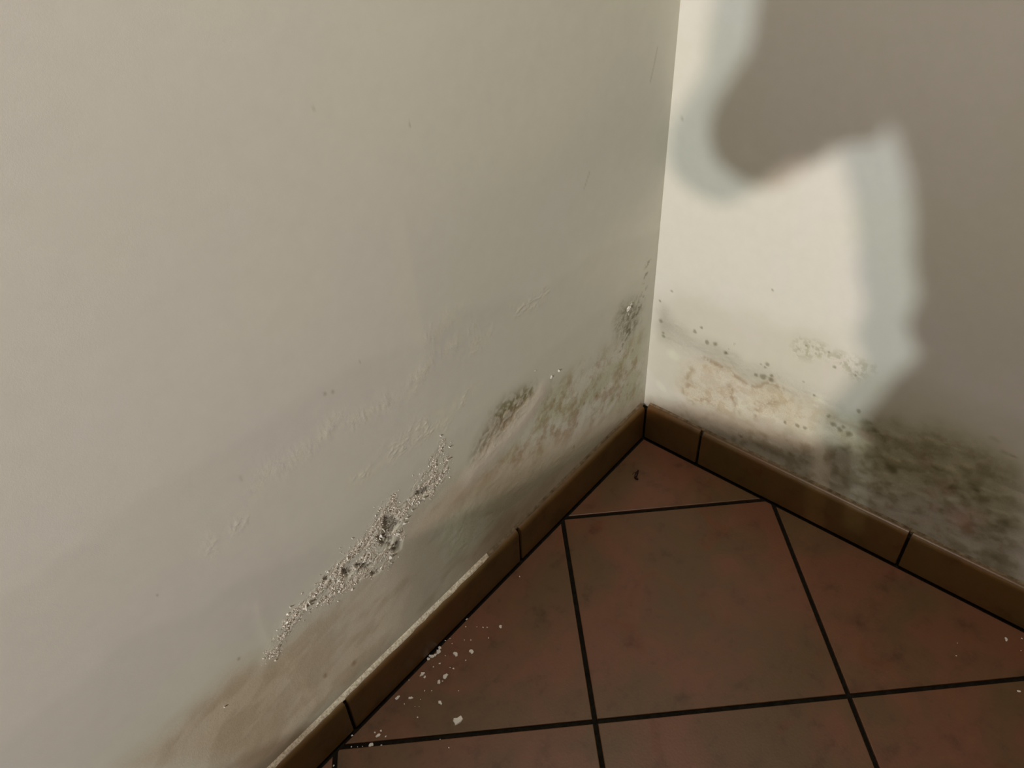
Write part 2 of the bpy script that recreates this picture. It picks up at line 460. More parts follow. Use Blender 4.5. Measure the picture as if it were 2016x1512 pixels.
# ---- right wall features
R_SPOTS = [(0.0749, 0.2592, 0.0038), (0.0958, 0.2489, 0.0036), (0.1089, 0.2524, 0.0048), (0.1283, 0.2445, 0.0044), (0.1382, 0.2670, 0.0018), (0.0837, 0.2711, 0.0015), (0.0286, 0.3138, 0.0018), (0.1776, 0.3803, 0.0018), (0.1920, 0.2559, 0.004), (0.1826, 0.2510, 0.0025), (0.1893, 0.2487, 0.002), (0.1311, 0.2538, 0.002), (0.2393, 0.3144, 0.0024), (0.2703, 0.3175, 0.0022), (0.2825, 0.2977, 0.0026), (0.3112, 0.2984, 0.0024), (0.2656, 0.2366, 0.0026), (0.2475, 0.2518, 0.002), (0.2490, 0.3670, 0.0014), (0.1900, 0.2305, 0.006), (0.2017, 0.2318, 0.005), (0.1784, 0.2282, 0.003), (0.2014, 0.2385, 0.003), (0.0109, 0.2882, 0.002), (0.0160, 0.2517, 0.004), (0.0238, 0.2255, 0.004), (0.0223, 0.2318, 0.003), (0.1759, 0.0970, 0.003), (0.1283, 0.2445, 0.003), (0.2546, 0.1693, 0.004), (0.2658, 0.1719, 0.004), (0.2356, 0.1642, 0.003), (0.3127, 0.1953, 0.005), (0.3254, 0.1950, 0.006), (0.3018, 0.2009, 0.005), (0.3175, 0.2034, 0.004), (0.2922, 0.2103, 0.004), (0.3289, 0.2417, 0.004)]
R_GREYBAND = [[(0.0244, 0.2478), (0.0606, 0.2404), (0.1041, 0.2372), (0.1464, 0.2341), (0.1883, 0.2265)], [(0.0137, 0.2673), (0.0262, 0.2287)]]
R_GREYWIDE = [(0.0073, 0.2885), (0.0497, 0.2598), (0.1354, 0.2530), (0.2303, 0.2540), (0.2911, 0.2490), (0.3361, 0.2412), (0.3455, 0.2023), (0.3028, 0.1964), (0.2371, 0.2186), (0.1742, 0.2139), (0.1078, 0.2090), (0.0463, 0.2081), (0.0184, 0.2147)]
R_STIP = [(0.2187, 0.2950), (0.2293, 0.3167), (0.2602, 0.3249), (0.2765, 0.3153), (0.3085, 0.3273), (0.3372, 0.3203), (0.3160, 0.2955), (0.2791, 0.3032), (0.2526, 0.2921), (0.2313, 0.2876)]
R_TAN = [(0.0645, 0.1650), (0.0702, 0.1944), (0.1060, 0.2232), (0.1401, 0.2208), (0.1670, 0.2079), (0.2196, 0.2287), (0.2588, 0.2258), (0.2978, 0.2186), (0.3371, 0.2072), (0.3498, 0.1846), (0.2954, 0.1607), (0.2187, 0.1454), (0.1368, 0.1239), (0.0745, 0.1157), (0.0585, 0.1346)]
R_TANEDGE = [(0.0980, 0.2181), (0.1241, 0.2154), (0.1458, 0.2107), (0.1674, 0.2051), (0.1829, 0.2106), (0.2004, 0.2261), (0.2200, 0.2269)]
R_VEIN = [[(0.0678, 0.1342), (0.0710, 0.1632), (0.0809, 0.1791)], [(0.1641, 0.1454), (0.1487, 0.1740), (0.1364, 0.1882)], [(0.1928, 0.1515), (0.1933, 0.1731), (0.2102, 0.1932)], [(0.0832, 0.1207), (0.1038, 0.1379), (0.1265, 0.1345)]]
R_MIDTONE = [(-0.0020, 0.2939), (0.0674, 0.3289), (0.1244, 0.3272), (0.1930, 0.3321), (0.2495, 0.3415), (0.3174, 0.3187), (0.3836, 0.3189), (0.4462, 0.3192), (0.5156, 0.3169), (0.6039, 0.0563), (0.0005, 0.0617)]
R_LOW = [(0.0580, 0.0949), (0.1881, 0.1290), (0.2820, 0.1501), (0.3511, 0.1793), (0.3371, 0.2369), (0.3755, 0.2501), (0.4310, 0.2649), (0.4931, 0.2667), (0.5503, 0.2390), (0.6203, 0.0349), (0.0005, 0.0617)]
R_OLIVE = [(0.3392, 0.2284), (0.3850, 0.2653), (0.4472, 0.2749), (0.5281, 0.2801), (0.5654, 0.1698), (0.5058, 0.1667), (0.4462, 0.1659), (0.3928, 0.1285), (0.3477, 0.1625)]
R_DARKS = [(0.3454, 0.2321, 0.01), (0.3558, 0.2187, 0.01), (0.3704, 0.2028, 0.009), (0.3698, 0.1768, 0.012), (0.3456, 0.1716, 0.012), (0.3294, 0.1612, 0.01), (0.3866, 0.1671, 0.01), (0.4476, 0.2079, 0.005), (0.4979, 0.1921, 0.012), (0.4791, 0.1683, 0.01), (0.4912, 0.1718, 0.008), (0.4920, 0.2889, 0.005), (0.5105, 0.2779, 0.006), (0.5191, 0.2789, 0.004), (0.5473, 0.1664, 0.01), (0.5417, 0.1547, 0.012), (0.5163, 0.1745, 0.01), (0.4409, 0.1355, 0.006), (0.4703, 0.1297, 0.006), (0.5516, 0.1044, 0.012), (0.4685, 0.1816, 0.006), (0.2886, 0.1184, 0.01), (0.2499, 0.1099, 0.008), (0.5569, 0.1841, 0.008)]
R_PINKS = [(0.4328, 0.2130, 0.014), (0.4607, 0.1812, 0.012), (0.4727, 0.1721, 0.01), (0.4504, 0.1583, 0.01), (0.4585, 0.1298, 0.01), (0.4964, 0.1330, 0.02), (0.5111, 0.1601, 0.014), (0.5058, 0.1347, 0.012), (0.3475, 0.2087, 0.01)]
R_PATCHL = [(0.2723, 0.2335, 0.012), (0.0473, 0.1982, 0.012), (0.0267, 0.1226, 0.012), (0.1804, 0.1761, 0.01), (0.1658, 0.1625, 0.01), (0.2742, 0.2316, 0.004)]
R_MARKS = [[(0.0032, 0.6266), (0.0089, 0.6280)], [(0.0069, 0.5767), (0.0184, 0.5799)]]
_rf = {}
def rf(y, z):
    k = y.shape
    if k in _rf:
        return _rf[k]
    wy = y + 0.022 * (fbm(y, z, 25, 4, 61) - 0.5)
    wz = z + 0.022 * (fbm(y, z, 25, 4, 71) - 0.5)
    F = {'wy': wy, 'wz': wz}
    F['n_hi'] = fbm(y, z, 170, 3, 51)
    F['n_mid'] = fbm(y, z, 60, 4, 53)
    F['low2'] = fbm(y, z, 9, 4, 55)
    F['tan'] = area(wy, wz, R_TAN, 0.022) * (0.6 + 0.4 * sstep(0.35, 0.6, fbm(y, z, 30, 3, 58)))
    F['low'] = area(wy, wz, R_LOW, 0.030)
    F['olive'] = area(wy, wz, R_OLIVE, 0.035)
    F['mid'] = area(wy, wz, R_MIDTONE, 0.030)
    F['gw'] = area(wy, wz, R_GREYWIDE, 0.015)
    F['stip'] = area(wy, wz, R_STIP, 0.010)
    _rf[k] = F
    return F
def right_colour(y, z):
    F = rf(y, z)
    base = np.array((0.660, 0.625, 0.565))
    c = np.broadcast_to(base, y.shape + (3,)).copy()
    c = c * (1 + 0.05 * (F['low2'] - 0.5))[..., None]
    c = mulc(c, (0.97, 0.98, 0.93), sstep(0.40, 0.6, F['low2']) * 0.7)
    c = mulc(c, (0.88, 0.87, 0.81), F['mid'] * 0.9)
    c = mulc(c, (0.90, 0.90, 0.89), F['gw'] * 0.8)
    for p in R_GREYBAND:
        c = mulc(c, (0.84, 0.84, 0.82), band(F['wy'], F['wz'], p, 0.010, 0.018))
    c = mulc(c, (0.74, 0.74, 0.66), F['stip'] * sstep(0.46, 0.60, F['n_hi']) * 0.9)
    c = mulc(c, (0.95, 0.88, 0.77), F['tan'] * (0.75 + 0.5 * (F['n_mid'] - 0.5)))
    c = mulc(c, (0.80, 0.72, 0.62), F['tan'] * sstep(0.45, 0.66, fbm(y, z, 85, 4, 57)) * 0.6)
    c = mulc(c, (0.70, 0.60, 0.50), band(F['wy'], F['wz'], R_TANEDGE, 0.003, 0.006) * sstep(0.38, 0.55, F['n_hi']))
    for p in R_VEIN:
        c = mulc(c, (0.70, 0.62, 0.54), band(F['wy'], F['wz'], p, 0.003, 0.007) * sstep(0.35, 0.6, F['n_hi']))
    c = mulc(c, (0.54, 0.50, 0.44), F['low'] * (0.75 + 0.5 * (F['n_mid'] - 0.5)))  # real staining, darkened further to carry the light falloff at lower right
    c = mulc(c, (0.86, 0.86, 0.70), F['olive'] * 0.85)
    c = mulc(c, (0.74, 0.72, 0.62), (F['low'] * sstep(0.45, 0.70, F['n_mid'])) * 0.7)
    for (a, b2, r) in R_PINKS:
        c = mulc(c, (0.98, 0.87, 0.86), 1 - sstep(r * 0.5, r * 1.3, np.hypot(F['wy'] - a, F['wz'] - b2)))
    for (a, b2, r) in R_PATCHL:
        c = mulc(c, (1.07, 1.10, 1.08), 1 - sstep(r * 0.5, r * 1.3, np.hypot(F['wy'] - a, F['wz'] - b2)))
    for (a, b2, r) in R_DARKS:
        d = np.hypot((F['wy'] - a) * 0.8, (F['wz'] - b2) * 1.25)
        c = mulc(c, (0.64, 0.63, 0.54), (1 - sstep(0, r * 1.6, d)) * (0.4 + 0.6 * sstep(0.30, 0.6, F['n_mid'])))
    for (a, b2, r) in R_SPOTS:
        d = np.hypot(y - a, z - b2) + 0.005 * (F['n_hi'] - 0.5)
        c = mulc(c, (0.50, 0.48, 0.40), (1 - sstep(r * 0.35, r * 1.2, d)) * 0.85)
    for p in R_MARKS:
        c = mulc(c, (0.7, 0.66, 0.6), band(y, z, p, 0.0006, 0.001))
    return c
def right_relief(y, z):
    F = rf(y, z)
    d = 0.0003 * (F['low2'] - 0.5)
    d = d + F['tan'] * (-0.0008 + 0.0016 * (F['n_mid'] - 0.5)) + F['low'] * 0.0018 * (F['n_mid'] - 0.5)
    d = d + F['gw'] * 0.0008 * (F['n_hi'] - 0.5)
    return d * sstep(0.0, 0.006, y)
def right_crumble(y, z):
    F = rf(y, z)
    return np.maximum.reduce([0.22 * F['tan'], 0.18 * F['low'], 0.10 * F['gw'], 0.2 * F['stip']])
us = axis([(0.0, 0.64, 0.0017), (0.64, 1.0, 0.008), (1.0, ROOM_Y, 0.1)])
zs = axis([(0.0, 0.06, 0.01), (0.06, 0.50, 0.0016), (0.50, 0.95, 0.005), (0.95, ROOM_H, 0.05)])
wall_right = link('wall_right', wall_mesh('wall_right', us[::-1], zs, lambda U, Z, d: np.stack([U * RD[0] + d * RN[0], U * RD[1] + d * RN[1], Z], -1), right_colour, right_relief, right_crumble), M_WALL)
tag(wall_right, 'off-white right wall with grey mould specks and brown damp stain in lamplight', 'wall', kind='structure')

# ------------------------------------------------------------------ floor and tiles
JOINT = 0.0062
PITCH = 0.335
GRID_O = (0.2342, 0.0075)
GRID_A = 0.7834
floor = link('floor', pymesh('floor', [(-0.1, -0.02, -0.0035), (ROOM_X, -0.02, -0.0035), (ROOM_X, ROOM_Y, -0.0035), (-0.1, ROOM_Y, -0.0035),
                                       (-0.1, -0.02, -0.06), (ROOM_X, -0.02, -0.06), (ROOM_X, ROOM_Y, -0.06), (-0.1, ROOM_Y, -0.06)],
                                      [(0, 1, 2, 3), (7, 6, 5, 4), (0, 4, 5, 1), (1, 5, 6, 2), (2, 6, 7, 3), (3, 7, 4, 0)]), M_GROUT)
tag(floor, 'terracotta tiled floor laid diagonally with dark grout joints', 'floor', kind='structure')
def clip(poly, n, c):            # keep n.p >= c
    out = []
    for i in range(len(poly)):
        a, b = poly[i], poly[(i + 1) % len(poly)]
        da, db = n[0] * a[0] + n[1] * a[1] - c, n[0] * b[0] + n[1] * b[1] - c
        if da >= 0:
            out.append(a)
        if da * db < 0:
            t = da / (da - db)
            out.append((a[0] + t * (b[0] - a[0]), a[1] + t * (b[1] - a[1])))
    return out
def prism(poly, z0, z1, bev):
    c = (sum(p[0] for p in poly) / len(poly), sum(p[1] for p in poly) / len(poly))
    bm = bmesh.new()
    f = bm.faces.new([bm.verts.new((x - c[0], y - c[1], z0)) for x, y in poly])
    r = bmesh.ops.extrude_face_region(bm, geom=[f])
    top = [v for v in r['geom'] if isinstance(v, bmesh.types.BMVert)]
    for v in top:
        v.co.z = z1
    bmesh.ops.recalc_face_normals(bm, faces=bm.faces)
    ed = [e for e in bm.edges if abs(e.verts[0].co.z - z1) < 1e-6 and abs(e.verts[1].co.z - z1) < 1e-6]
    bmesh.ops.bevel(bm, geom=ed, offset=bev, segments=2, affect='EDGES', profile=0.5)
    me = bpy.data.meshes.new('tile')
    bm.to_mesh(me)
    bm.free()
    return me, c
ga, gb = (math.cos(GRID_A), math.sin(GRID_A)), (-math.sin(GRID_A), math.cos(GRID_A))
FJ = 0.0034                       # joint at the skirting foot
random.seed(3)
for i in range(-12, 18):
    for j in range(-14, 14):
        q = []
        for (a, b) in ((0, 0), (1, 0), (1, 1), (0, 1)):
            u = i * PITCH + (JOINT / 2 if a == 0 else PITCH - JOINT / 2)
            v = j * PITCH + (JOINT / 2 if b == 0 else PITCH - JOINT / 2)
            q.append((GRID_O[0] + u * ga[0] + v * gb[0], GRID_O[1] + u * ga[1] + v * gb[1]))
        q = clip(q, (0, 1), SK_T + FJ)
        if len(q) > 2:
            q = clip(q, RN, SK_T + FJ)
        if len(q) > 2:
            q = clip(q, (-1, 0), -ROOM_X)
        if len(q) > 2:
            q = clip(q, (0, -1), -ROOM_Y)
        if len(q) < 3:
            continue
        ar = 0.5 * abs(sum(q[k][0] * q[(k + 1) % len(q)][1] - q[(k + 1) % len(q)][0] * q[k][1] for k in range(len(q))))
        if ar < 4e-5:
            continue
        me, c = prism(q, -0.008, 0.0004 * random.uniform(-0.6, 0.3), 0.0011 if ar > 0.001 else 0.0004)
        o = link('tile', me, M_TILE, floor)
        o.location = (c[0], c[1], 0)

# ------------------------------------------------------------------ skirting
def skirt_profile(T, H, z0):
    pts = [(0.0, z0), (T, z0), (T, H - 0.010)]
    for k in range(1, 6):
        a = k / 5 * math.pi / 2
        pts.append((T - 0.0065 * (1 - math.cos(a)), H - 0.010 + 0.0085 * math.sin(a)))
    pts += [(0.0, H - 0.0008)]
    return pts
def sweep(name, prof, s0, s1, P0, dirv, nrm, mat, parent, segs=1, jitter=0.0, bev=0.0008, seed=0):
    rr = random.Random(seed)
    v, f = [], []
    n = len(prof)
    st = [s0 + (s1 - s0) * k / segs for k in range(segs + 1)]
    if bev:
        st = [s0, s0 + bev] + st[1:-1] + [s1 - bev, s1]
    for k, s in enumerate(st):
        end = bev and k in (0, len(st) - 1)
        j = rr.uniform(-jitter, jitter)
        j2 = rr.uniform(-jitter, jitter)
        for (a, z) in prof:
            aa = a - (bev if end and a > 0 else 0)
            zz = z - (bev if end and z > prof[0][1] else 0)
            if a > 0:
                aa += j
                zz += j2 if z > prof[0][1] else 0
            v.append((P0[0] + dirv[0] * s + nrm[0] * aa, P0[1] + dirv[1] * s + nrm[1] * aa, zz))
    m = len(st)
    for k in range(m - 1):
        for i in range(n):
            f.append((k * n + i, k * n + (i + 1) % n, (k + 1) * n + (i + 1) % n, (k + 1) * n + i))
    f.append(tuple(range(n))[::-1])
    f.append(tuple((m - 1) * n + i for i in range(n)))
    me = pymesh(name, v, f)
    bm = bmesh.new()
    bm.from_mesh(me)
    bmesh.ops.recalc_face_normals(bm, faces=bm.faces)
    bm.to_mesh(me)
    bm.free()
    o = link(name, me, mat, parent)
    me.shade_smooth()
    me.set_sharp_from_angle(angle=math.radians(40))
    return o
SJ = 0.0042
def skirting(name, label, dirv, nrm, joints, end, ledge_mat, ledge):
    prof_b = [(0.0, -0.003), (SK_T - 0.003, -0.003), (SK_T - 0.003, SK_H - 0.012), (0.0, SK_H - 0.010)]
    root = sweep(name, prof_b, 0.0, end, (0, 0), dirv, nrm, M_GROUT, None, bev=0)
    tag(root, label, 'skirting', kind='structure')
    st = [SK_T + 0.0016] + joints + [end]
    for k in range(len(st) - 1):
        a = st[k] + (SJ / 2 if k else 0)
        b = st[k + 1] - SJ / 2
        sweep('skirting_tile', skirt_profile(SK_T, SK_H, 0.0026), a, b, (0, 0), dirv, nrm, M_SKIRT, root, bev=0.0009)
    for (s0, s1, w, h, mat) in ledge:
        n = int((s1 - s0) / 0.012)
        prof = [(0.0, SK_H - 0.004), (w, SK_H - 0.0035), (w * 0.92, SK_H - 0.0012), (w * 0.45, SK_H + h * 0.3), (0.0, SK_H + h)]
        sweep('plaster_ledge', prof, s0, s1, (0, 0), dirv, nrm, mat, root, segs=n, jitter=0.0007, bev=0, seed=int(s0 * 1000))
    return root
jl = [0.337 + 0.3388 * k for k in range(13)]
jr = [0.1123 + 0.3357 * k for k in range(10)]
skirting('baseboard_left', 'brown terracotta skirting tiles along the left wall with a gritty pale ledge', (1, 0), (0, 1), jl, ROOM_X, None,
         [(0.012, 0.34, 0.0028, 0.0026, M_LEDGE_D), (0.34, 0.40, 0.0040, 0.003, M_LEDGE_D), (0.40, ROOM_X, 0.0048, 0.0034, M_LEDGE)])
skirting('baseboard_right', 'brown terracotta skirting tiles along the right wall in shade', tuple(RD), tuple(RN), jr, ROOM_Y, None,
         [(0.012, ROOM_Y, 0.0024, 0.0022, M_LEDGE_D)])

# ------------------------------------------------------------------ chips on the wall (parts of the left wall)
def chip_mesh(seed, flat=0.25, n=7):
    rr = random.Random(seed)
    v = []
    base = []
    for k in range(n):
        a = 2 * math.pi * (k + rr.uniform(-0.3, 0.3)) / n
        r = rr.uniform(0.45, 1.0)
        base.append((math.cos(a) * r, math.sin(a) * r * rr.uniform(0.6, 1.0)))
    for (x, y) in base:
        v.append((x, y, 0.0))
    for (x, y) in base:
        v.append((x * 0.86, y * 0.86, flat * rr.uniform(0.5, 1.2)))
    v.append((rr.uniform(-.2, .2), rr.uniform(-.2, .2), flat * rr.uniform(0.8, 1.5)))
    f = [tuple(range(n))[::-1]]
    for k in range(n):
        f.append((k, (k + 1) % n, n + (k + 1) % n, n + k))
        f.append((n + k, n + (k + 1) % n, 2 * n))
    return pymesh('chip', v, f)
CHIPS = {}
for mi, mat in enumerate((M_FLAKE, M_FLAKE_B, M_FLAKE_D)):
    CHIPS[mi] = []
    for k in range(8):
        me = chip_mesh(100 * mi + k, flat=0.30)
        me.materials.append(mat)
        CHIPS[mi].append(me)
rr = random.Random(11)
def wall_chip(x, z, size, mi, lift=0.0):
    X = np.array([[x]])
    Z = np.array([[z]])
    F = left_fields(X, Z)
    _lf[X.shape] = F
    d = float(left_relief(X, Z)[0, 0])
    o = bpy.data.objects.new('paint_flake', CHIPS[mi][rr.randrange(8)])
    COL.objects.link(o)
    o.parent = wall_left
    o.location = (x, d - 0.0003 + lift, z)
    o.rotation_euler = (-math.pi / 2 + rr.uniform(-0.5, 0.5), rr.uniform(-0.35, 0.35), rr.uniform(0, 6.28))
    o.rotation_mode = 'XYZ'
    o.scale = (size, size, size)
def along(pts, t):
    L = [math.dist(a, b) for a, b in zip(pts[:-1], pts[1:])]
    t *= sum(L)
    for (a, b), l in zip(zip(pts[:-1], pts[1:]), L):
        if t <= l:
            return (a[0] + (b[0] - a[0]) * t / l, a[1] + (b[1] - a[1]) * t / l)
        t -= l
    return pts[-1]
for p, cnt in zip(L_CRUMB, (46, 60, 48)):
    for k in range(cnt):
        a = along(p, rr.random())
        wall_chip(a[0] + rr.gauss(0, 0.009), a[1] + rr.gauss(0, 0.009), rr.uniform(0.0010, 0.0024), rr.choice((0, 1, 1, 0)))
for k in range(50):
    a = along(L_CRUMB_FINE[:4], rr.random())
    wall_chip(a[0] + rr.gauss(0, 0.008), a[1] + rr.gauss(0, 0.008), rr.uniform(0.0009, 0.0020), 0)
for k in range(24):
    a = along(L_CRUMB_TOP[:5], rr.random())
    wall_chip(a[0] + rr.gauss(0, 0.006), a[1] + rr.gauss(0, 0.006), rr.uniform(0.0009, 0.0018), 0)
for (x, z, s) in [(0.6797, 0.2821, 0.0062), (0.6766, 0.2832, 0.004), (0.4974, 0.2893, 0.0036), (0.5598, 0.2919, 0.0035), (0.5450, 0.2693, 0.0045), (0.5683, 0.2855, 0.004), (0.5662, 0.2881, 0.004), (0.6160, 0.2998, 0.004), (0.6166, 0.3041, 0.003), (0.5609, 0.2416, 0.0045), (0.0701, 0.3111, 0.0065), (0.0627, 0.3139, 0.004), (0.0665, 0.2996, 0.004), (0.2493, 0.3072, 0.0035), (0.2338, 0.3072, 0.003), (0.2827, 0.3418, 0.0018), (0.4573, 0.3644, 0.002), (0.4454, 0.3356, 0.0025), (0.4520, 0.3189, 0.0022), (0.5261, 0.2811, 0.003), (0.5311, 0.2765, 0.003), (0.5168, 0.2862, 0.003), (0.6973, 0.3004, 0.0025), (0.8012, 0.2404, 0.0018)]:
    wall_chip(x, z, s, 0, 0.0008)

# loose grit too fine to pick apart: one part of the wall
gr = np.random.RandomState(5)
cx = gr.uniform(0.28, 0.80, 60000)
cz = gr.uniform(0.08, 0.36, 60000)
GF = left_fields(cx, cz)
prob = np.clip(0.06 * GF['crumb_soft'] + 0.55 * GF['crumb'] * sstep(0.35, 0.6, GF['n_hi']), 0, 1)
keep = gr.rand(60000) < prob * 0.85 * (1 - 0.85 * GF['dark'])
_lf[cx.shape] = GF
gd = left_relief(cx, cz)
cx, cz, gd = cx[keep], cz[keep], gd[keep]
n = len(cx)
oct_v = np.array([(1, 0, 0), (-1, 0, 0), (0, 0, 1), (0, 0, -1), (0, 0.8, 0), (0, -0.5, 0)])
oct_f = np.array([(0, 4, 2), (2, 4, 1), (1, 4, 3), (3, 4, 0), (2, 5, 0), (1, 5, 2), (3, 5, 1), (0, 5, 3)])
sz = gr.uniform(0.0004, 0.0012, n) * (1 + (gr.rand(n) < 0.06) * 0.9)
vv = oct_v[None] * sz[:, None, None] * gr.uniform(0.55, 1.3, (n, 6, 1))
ang = gr.uniform(0, 6.28, n)
ca, sa = np.cos(ang)[:, None], np.sin(ang)[:, None]
vv = np.stack([vv[..., 0] * ca - vv[..., 2] * sa, vv[..., 1], vv[..., 0] * sa + vv[..., 2] * ca], -1)
vv = vv + np.stack([cx, gd + 0.0001, cz], -1)[:, None]
ff = (oct_f[None] + 6 * np.arange(n)[:, None, None]).reshape(-1, 3)
gme = pymesh('plaster_grit', vv.reshape(-1, 3).tolist(), ff.tolist())
grit_o = link('plaster_grit', gme, M_FLAKE, wall_left)
gme.materials.append(M_FLAKE_B)
gme.materials.append(M_FLAKE_D)
mi = gr.choice(3, n, p=(0.5, 0.38, 0.12))
gme.polygons.foreach_set('material_index', np.repeat(mi, 8).astype(np.int32))
tag(grit_o, kind='stuff')

# ------------------------------------------------------------------ chips fallen on the floor
FLOOR_BITS = [(0.4635, 0.0122, 3.2), (0.4736, 0.0194, 2), (0.4637, 0.0318, 1.4), (0.4589, 0.0391, 2.3), (0.4553, 0.0436, 2.3), (0.4429, 0.0577, 4.4), (0.4667, 0.0565, 2.4), (0.4905, 0.0318, 2), (0.4847, 0.0391, 2.3), (0.5054, 0.0223, 2), (0.5013, 0.0146, 2), (0.5077, 0.0117, 2.4), (0.5266, 0.0159, 7.0), (0.5378, 0.0131, 6.0), (0.5433, 0.0125, 4.2), (0.5212, 0.0138, 5.0), (0.5336, 0.0158, 5.0), (0.5144, 0.0374, 6.4), (0.4972, 0.0513, 6.0), (0.5249, 0.0279, 1.8), (0.5124, 0.0546, 2.1), (0.5382, 0.0299, 3), (0.5477, 0.0265, 2.4), (0.5319, 0.0498, 3), (0.5339, 0.0449, 1.8), (0.5645, 0.0224, 6.5), (0.5660, 0.0278, 3.6), (0.5471, 0.0488, 6.8), (0.5593, 0.0480, 5.4), (0.5552, 0.0507, 2.2), (0.5827, 0.0142, 1.8), (0.5743, 0.0491, 2.1), (0.5803, 0.0417, 1.8), (0.5516, 0.0773, 1.5), (0.6107, 0.0202, 5.8), (0.5996, 0.0339, 5.0), (0.6108, 0.0337, 2.1), (0.5926, 0.0460, 1.5), (0.6044, 0.0473, 1.2), (0.6010, 0.0515, 1.2), (0.5795, 0.0691, 6.2), (0.6128, 0.0603, 2.5), (0.5842, 0.1045, 12.0), (0.6625, 0.0316, 3.2), (0.6628, 0.0377, 5.0), (0.6560, 0.0363, 3), (0.6575, 0.0463, 2.5), (0.6840, 0.0115, 3.4), (0.6764, 0.0378, 5.4), (0.6682, 0.0490, 2.5), (0.6939, 0.0204, 2), (0.6890, 0.0266, 1.5), (0.6844, 0.0312, 1.5), (0.6152, 0.1029, 2.4), (0.6165, 0.1202, 2.1), (0.7246, 0.0210, 2.4), (0.3605, 0.0250, 2.1)]
FLOOR_BITS_R = [(0.0249, 0.6115, 4.6), (0.0102, 0.6274, 2.2), (0.0912, 0.5682, 2.1), (0.0712, 0.5625, 1.3), (0.0300, 0.6322, 1.6), (0.0921, 0.6488, 3.6)]
BIG = {42: 'largest white plaster chip, lying just above the lower grout joint', 12: 'white crumbly plaster lump against the left skirting, biggest of the clump',
       25: 'pale plaster flake on the tile below the crumb clump, nearest the skirting', 27: 'upright-looking pale plaster flake right of the crumb trail on the tile',
       40: 'lone pale plaster flake above the largest chip on the tile', 18: 'elongated pale plaster flake at the upper right of the crumbs',
       5: 'small triangular plaster flake farthest right of the crumbs near the left skirting', 48: 'white plaster flake lying in the dark grout joint by the left skirting',
       56: 'tiny lone plaster speck on the tile nearest the corner', 34: 'pale plaster flake next to the skirting, leftmost of a pair', 35: 'pale plaster flake, right one of a pair near the skirting',
       17: 'pale plaster flake just right of the crumb clump', 28: 'narrow plaster flake left of the upright-looking one', 44: 'small plaster chip cluster piece above the grout joint by the skirting'}
FM = [chip_mesh(500 + k, flat=0.22, n=9) for k in range(10)]
for me in FM:
    me.materials.append(M_FLAKE)
def floor_chip(i, x, y, s, label, group=None):
    o = bpy.data.objects.new('plaster_chip', FM[rr.randrange(10)])
    COL.objects.link(o)
    k = s * (0.00078 if s > 3.4 else 0.00066)
    o.location = (x, y, 0.0)
    o.rotation_euler = (0, 0, rr.uniform(0, 6.28))
    a = rr.uniform(0.75, 1.25)
    o.scale = (k * a, k / a, k * 0.9)
    tag(o, label, 'plaster chip', group)
    return o
for i, (x, y, s) in enumerate(FLOOR_BITS):
    in_joint = i in (48, 49, 50, 51, 52, 53)
    if i in BIG:
        o = floor_chip(i, x, y, s, BIG[i])
    elif in_joint or i == 55:
        o = floor_chip(i, x, y, s, 'tiny white plaster speck lying in the dark grout joint', 'specks in the grout joint')
    elif i in (13, 14, 15, 16):
        o = floor_chip(i, x, y, s, 'white plaster lump in the clump against the skirting', 'lumps of the clump')
    elif i == 26:
        o = floor_chip(i, x, y, s, 'small plaster bit touching the pale flake below the crumb clump')
    elif i < 12:
        o = floor_chip(i, x, y, s, 'tiny white plaster speck at the upper end of the crumb trail', 'specks at the upper end of the trail')
    elif i < 25:
        o = floor_chip(i, x, y, s, 'tiny white speck right beside the crumb clump', 'specks around the clump')
    elif i < 42:
        o = floor_chip(i, x, y, s, 'tiny white speck between the crumb clump and the largest chip', 'specks in the middle of the trail')
    elif i < 50:
        o = floor_chip(i, x, y, s, 'tiny white plaster speck just above the lower grout joint', 'specks at the lower left of the trail')
    else:
        o = floor_chip(i, x, y, s, 'lone white plaster speck just below the lower grout joint')
    if in_joint or i == 55:
        o.location.z = -0.0034
for i, (x, y, s) in enumerate(FLOOR_BITS_R):
    if i == 0:
        floor_chip(i, x, y, s, 'pale plaster chip on the tile near the right skirting, largest on that side')
    else:
        floor_chip(i, x, y, s, 'tiny plaster speck on the tile near the right skirting', 'specks near the right skirting')

# tell look-alike chips apart by their order from the room corner
ORD = ['first', 'second', 'third', 'fourth', 'fifth', 'sixth', 'seventh', 'eighth', 'ninth', 'tenth', 'eleventh', 'twelfth']
by_label = {}
for o in COL.objects:
    if o.get('category') == 'plaster chip' and o.get('group'):
        by_label.setdefault(o['label'], []).append(o)
for lab, obs in by_label.items():
    if len(obs) > 1:
        obs.sort(key=lambda q: math.hypot(q.location.x, q.location.y))
        for k, o in enumerate(obs):
            o['label'] = lab + ', ' + ORD[k] + ' from the corner'

# small dark curled husk on the corner tile
HX, HY = [(0.0906, 0.0498)][0]
def tube(name, path, radii, seg, mat, parent):
    v, f = [], []
    for k, (p, r) in enumerate(zip(path, radii)):
        a = Vector(path[min(k + 1, len(path) - 1)]) - Vector(path[max(k - 1, 0)])
        a.normalize()
        s = a.cross(Vector((0, 0, 1))).normalized()
        u = s.cross(a)
        for i in range(seg):
            t = 2 * math.pi * i / seg
            v.append(tuple(Vector(p) + s * math.cos(t) * r + u * math.sin(t) * r))
    for k in range(len(path) - 1):
        for i in range(seg):
            f.append((k * seg + i, k * seg + (i + 1) % seg, (k + 1) * seg + (i + 1) % seg, (k + 1) * seg + i))
    f.append(tuple(range(seg))[::-1])
    f.append(tuple((len(path) - 1) * seg + i for i in range(seg)))
    return link(name, pymesh(name, v, f), mat, parent, smooth=True)
husk = bpy.data.objects.new('dried_husk', None)
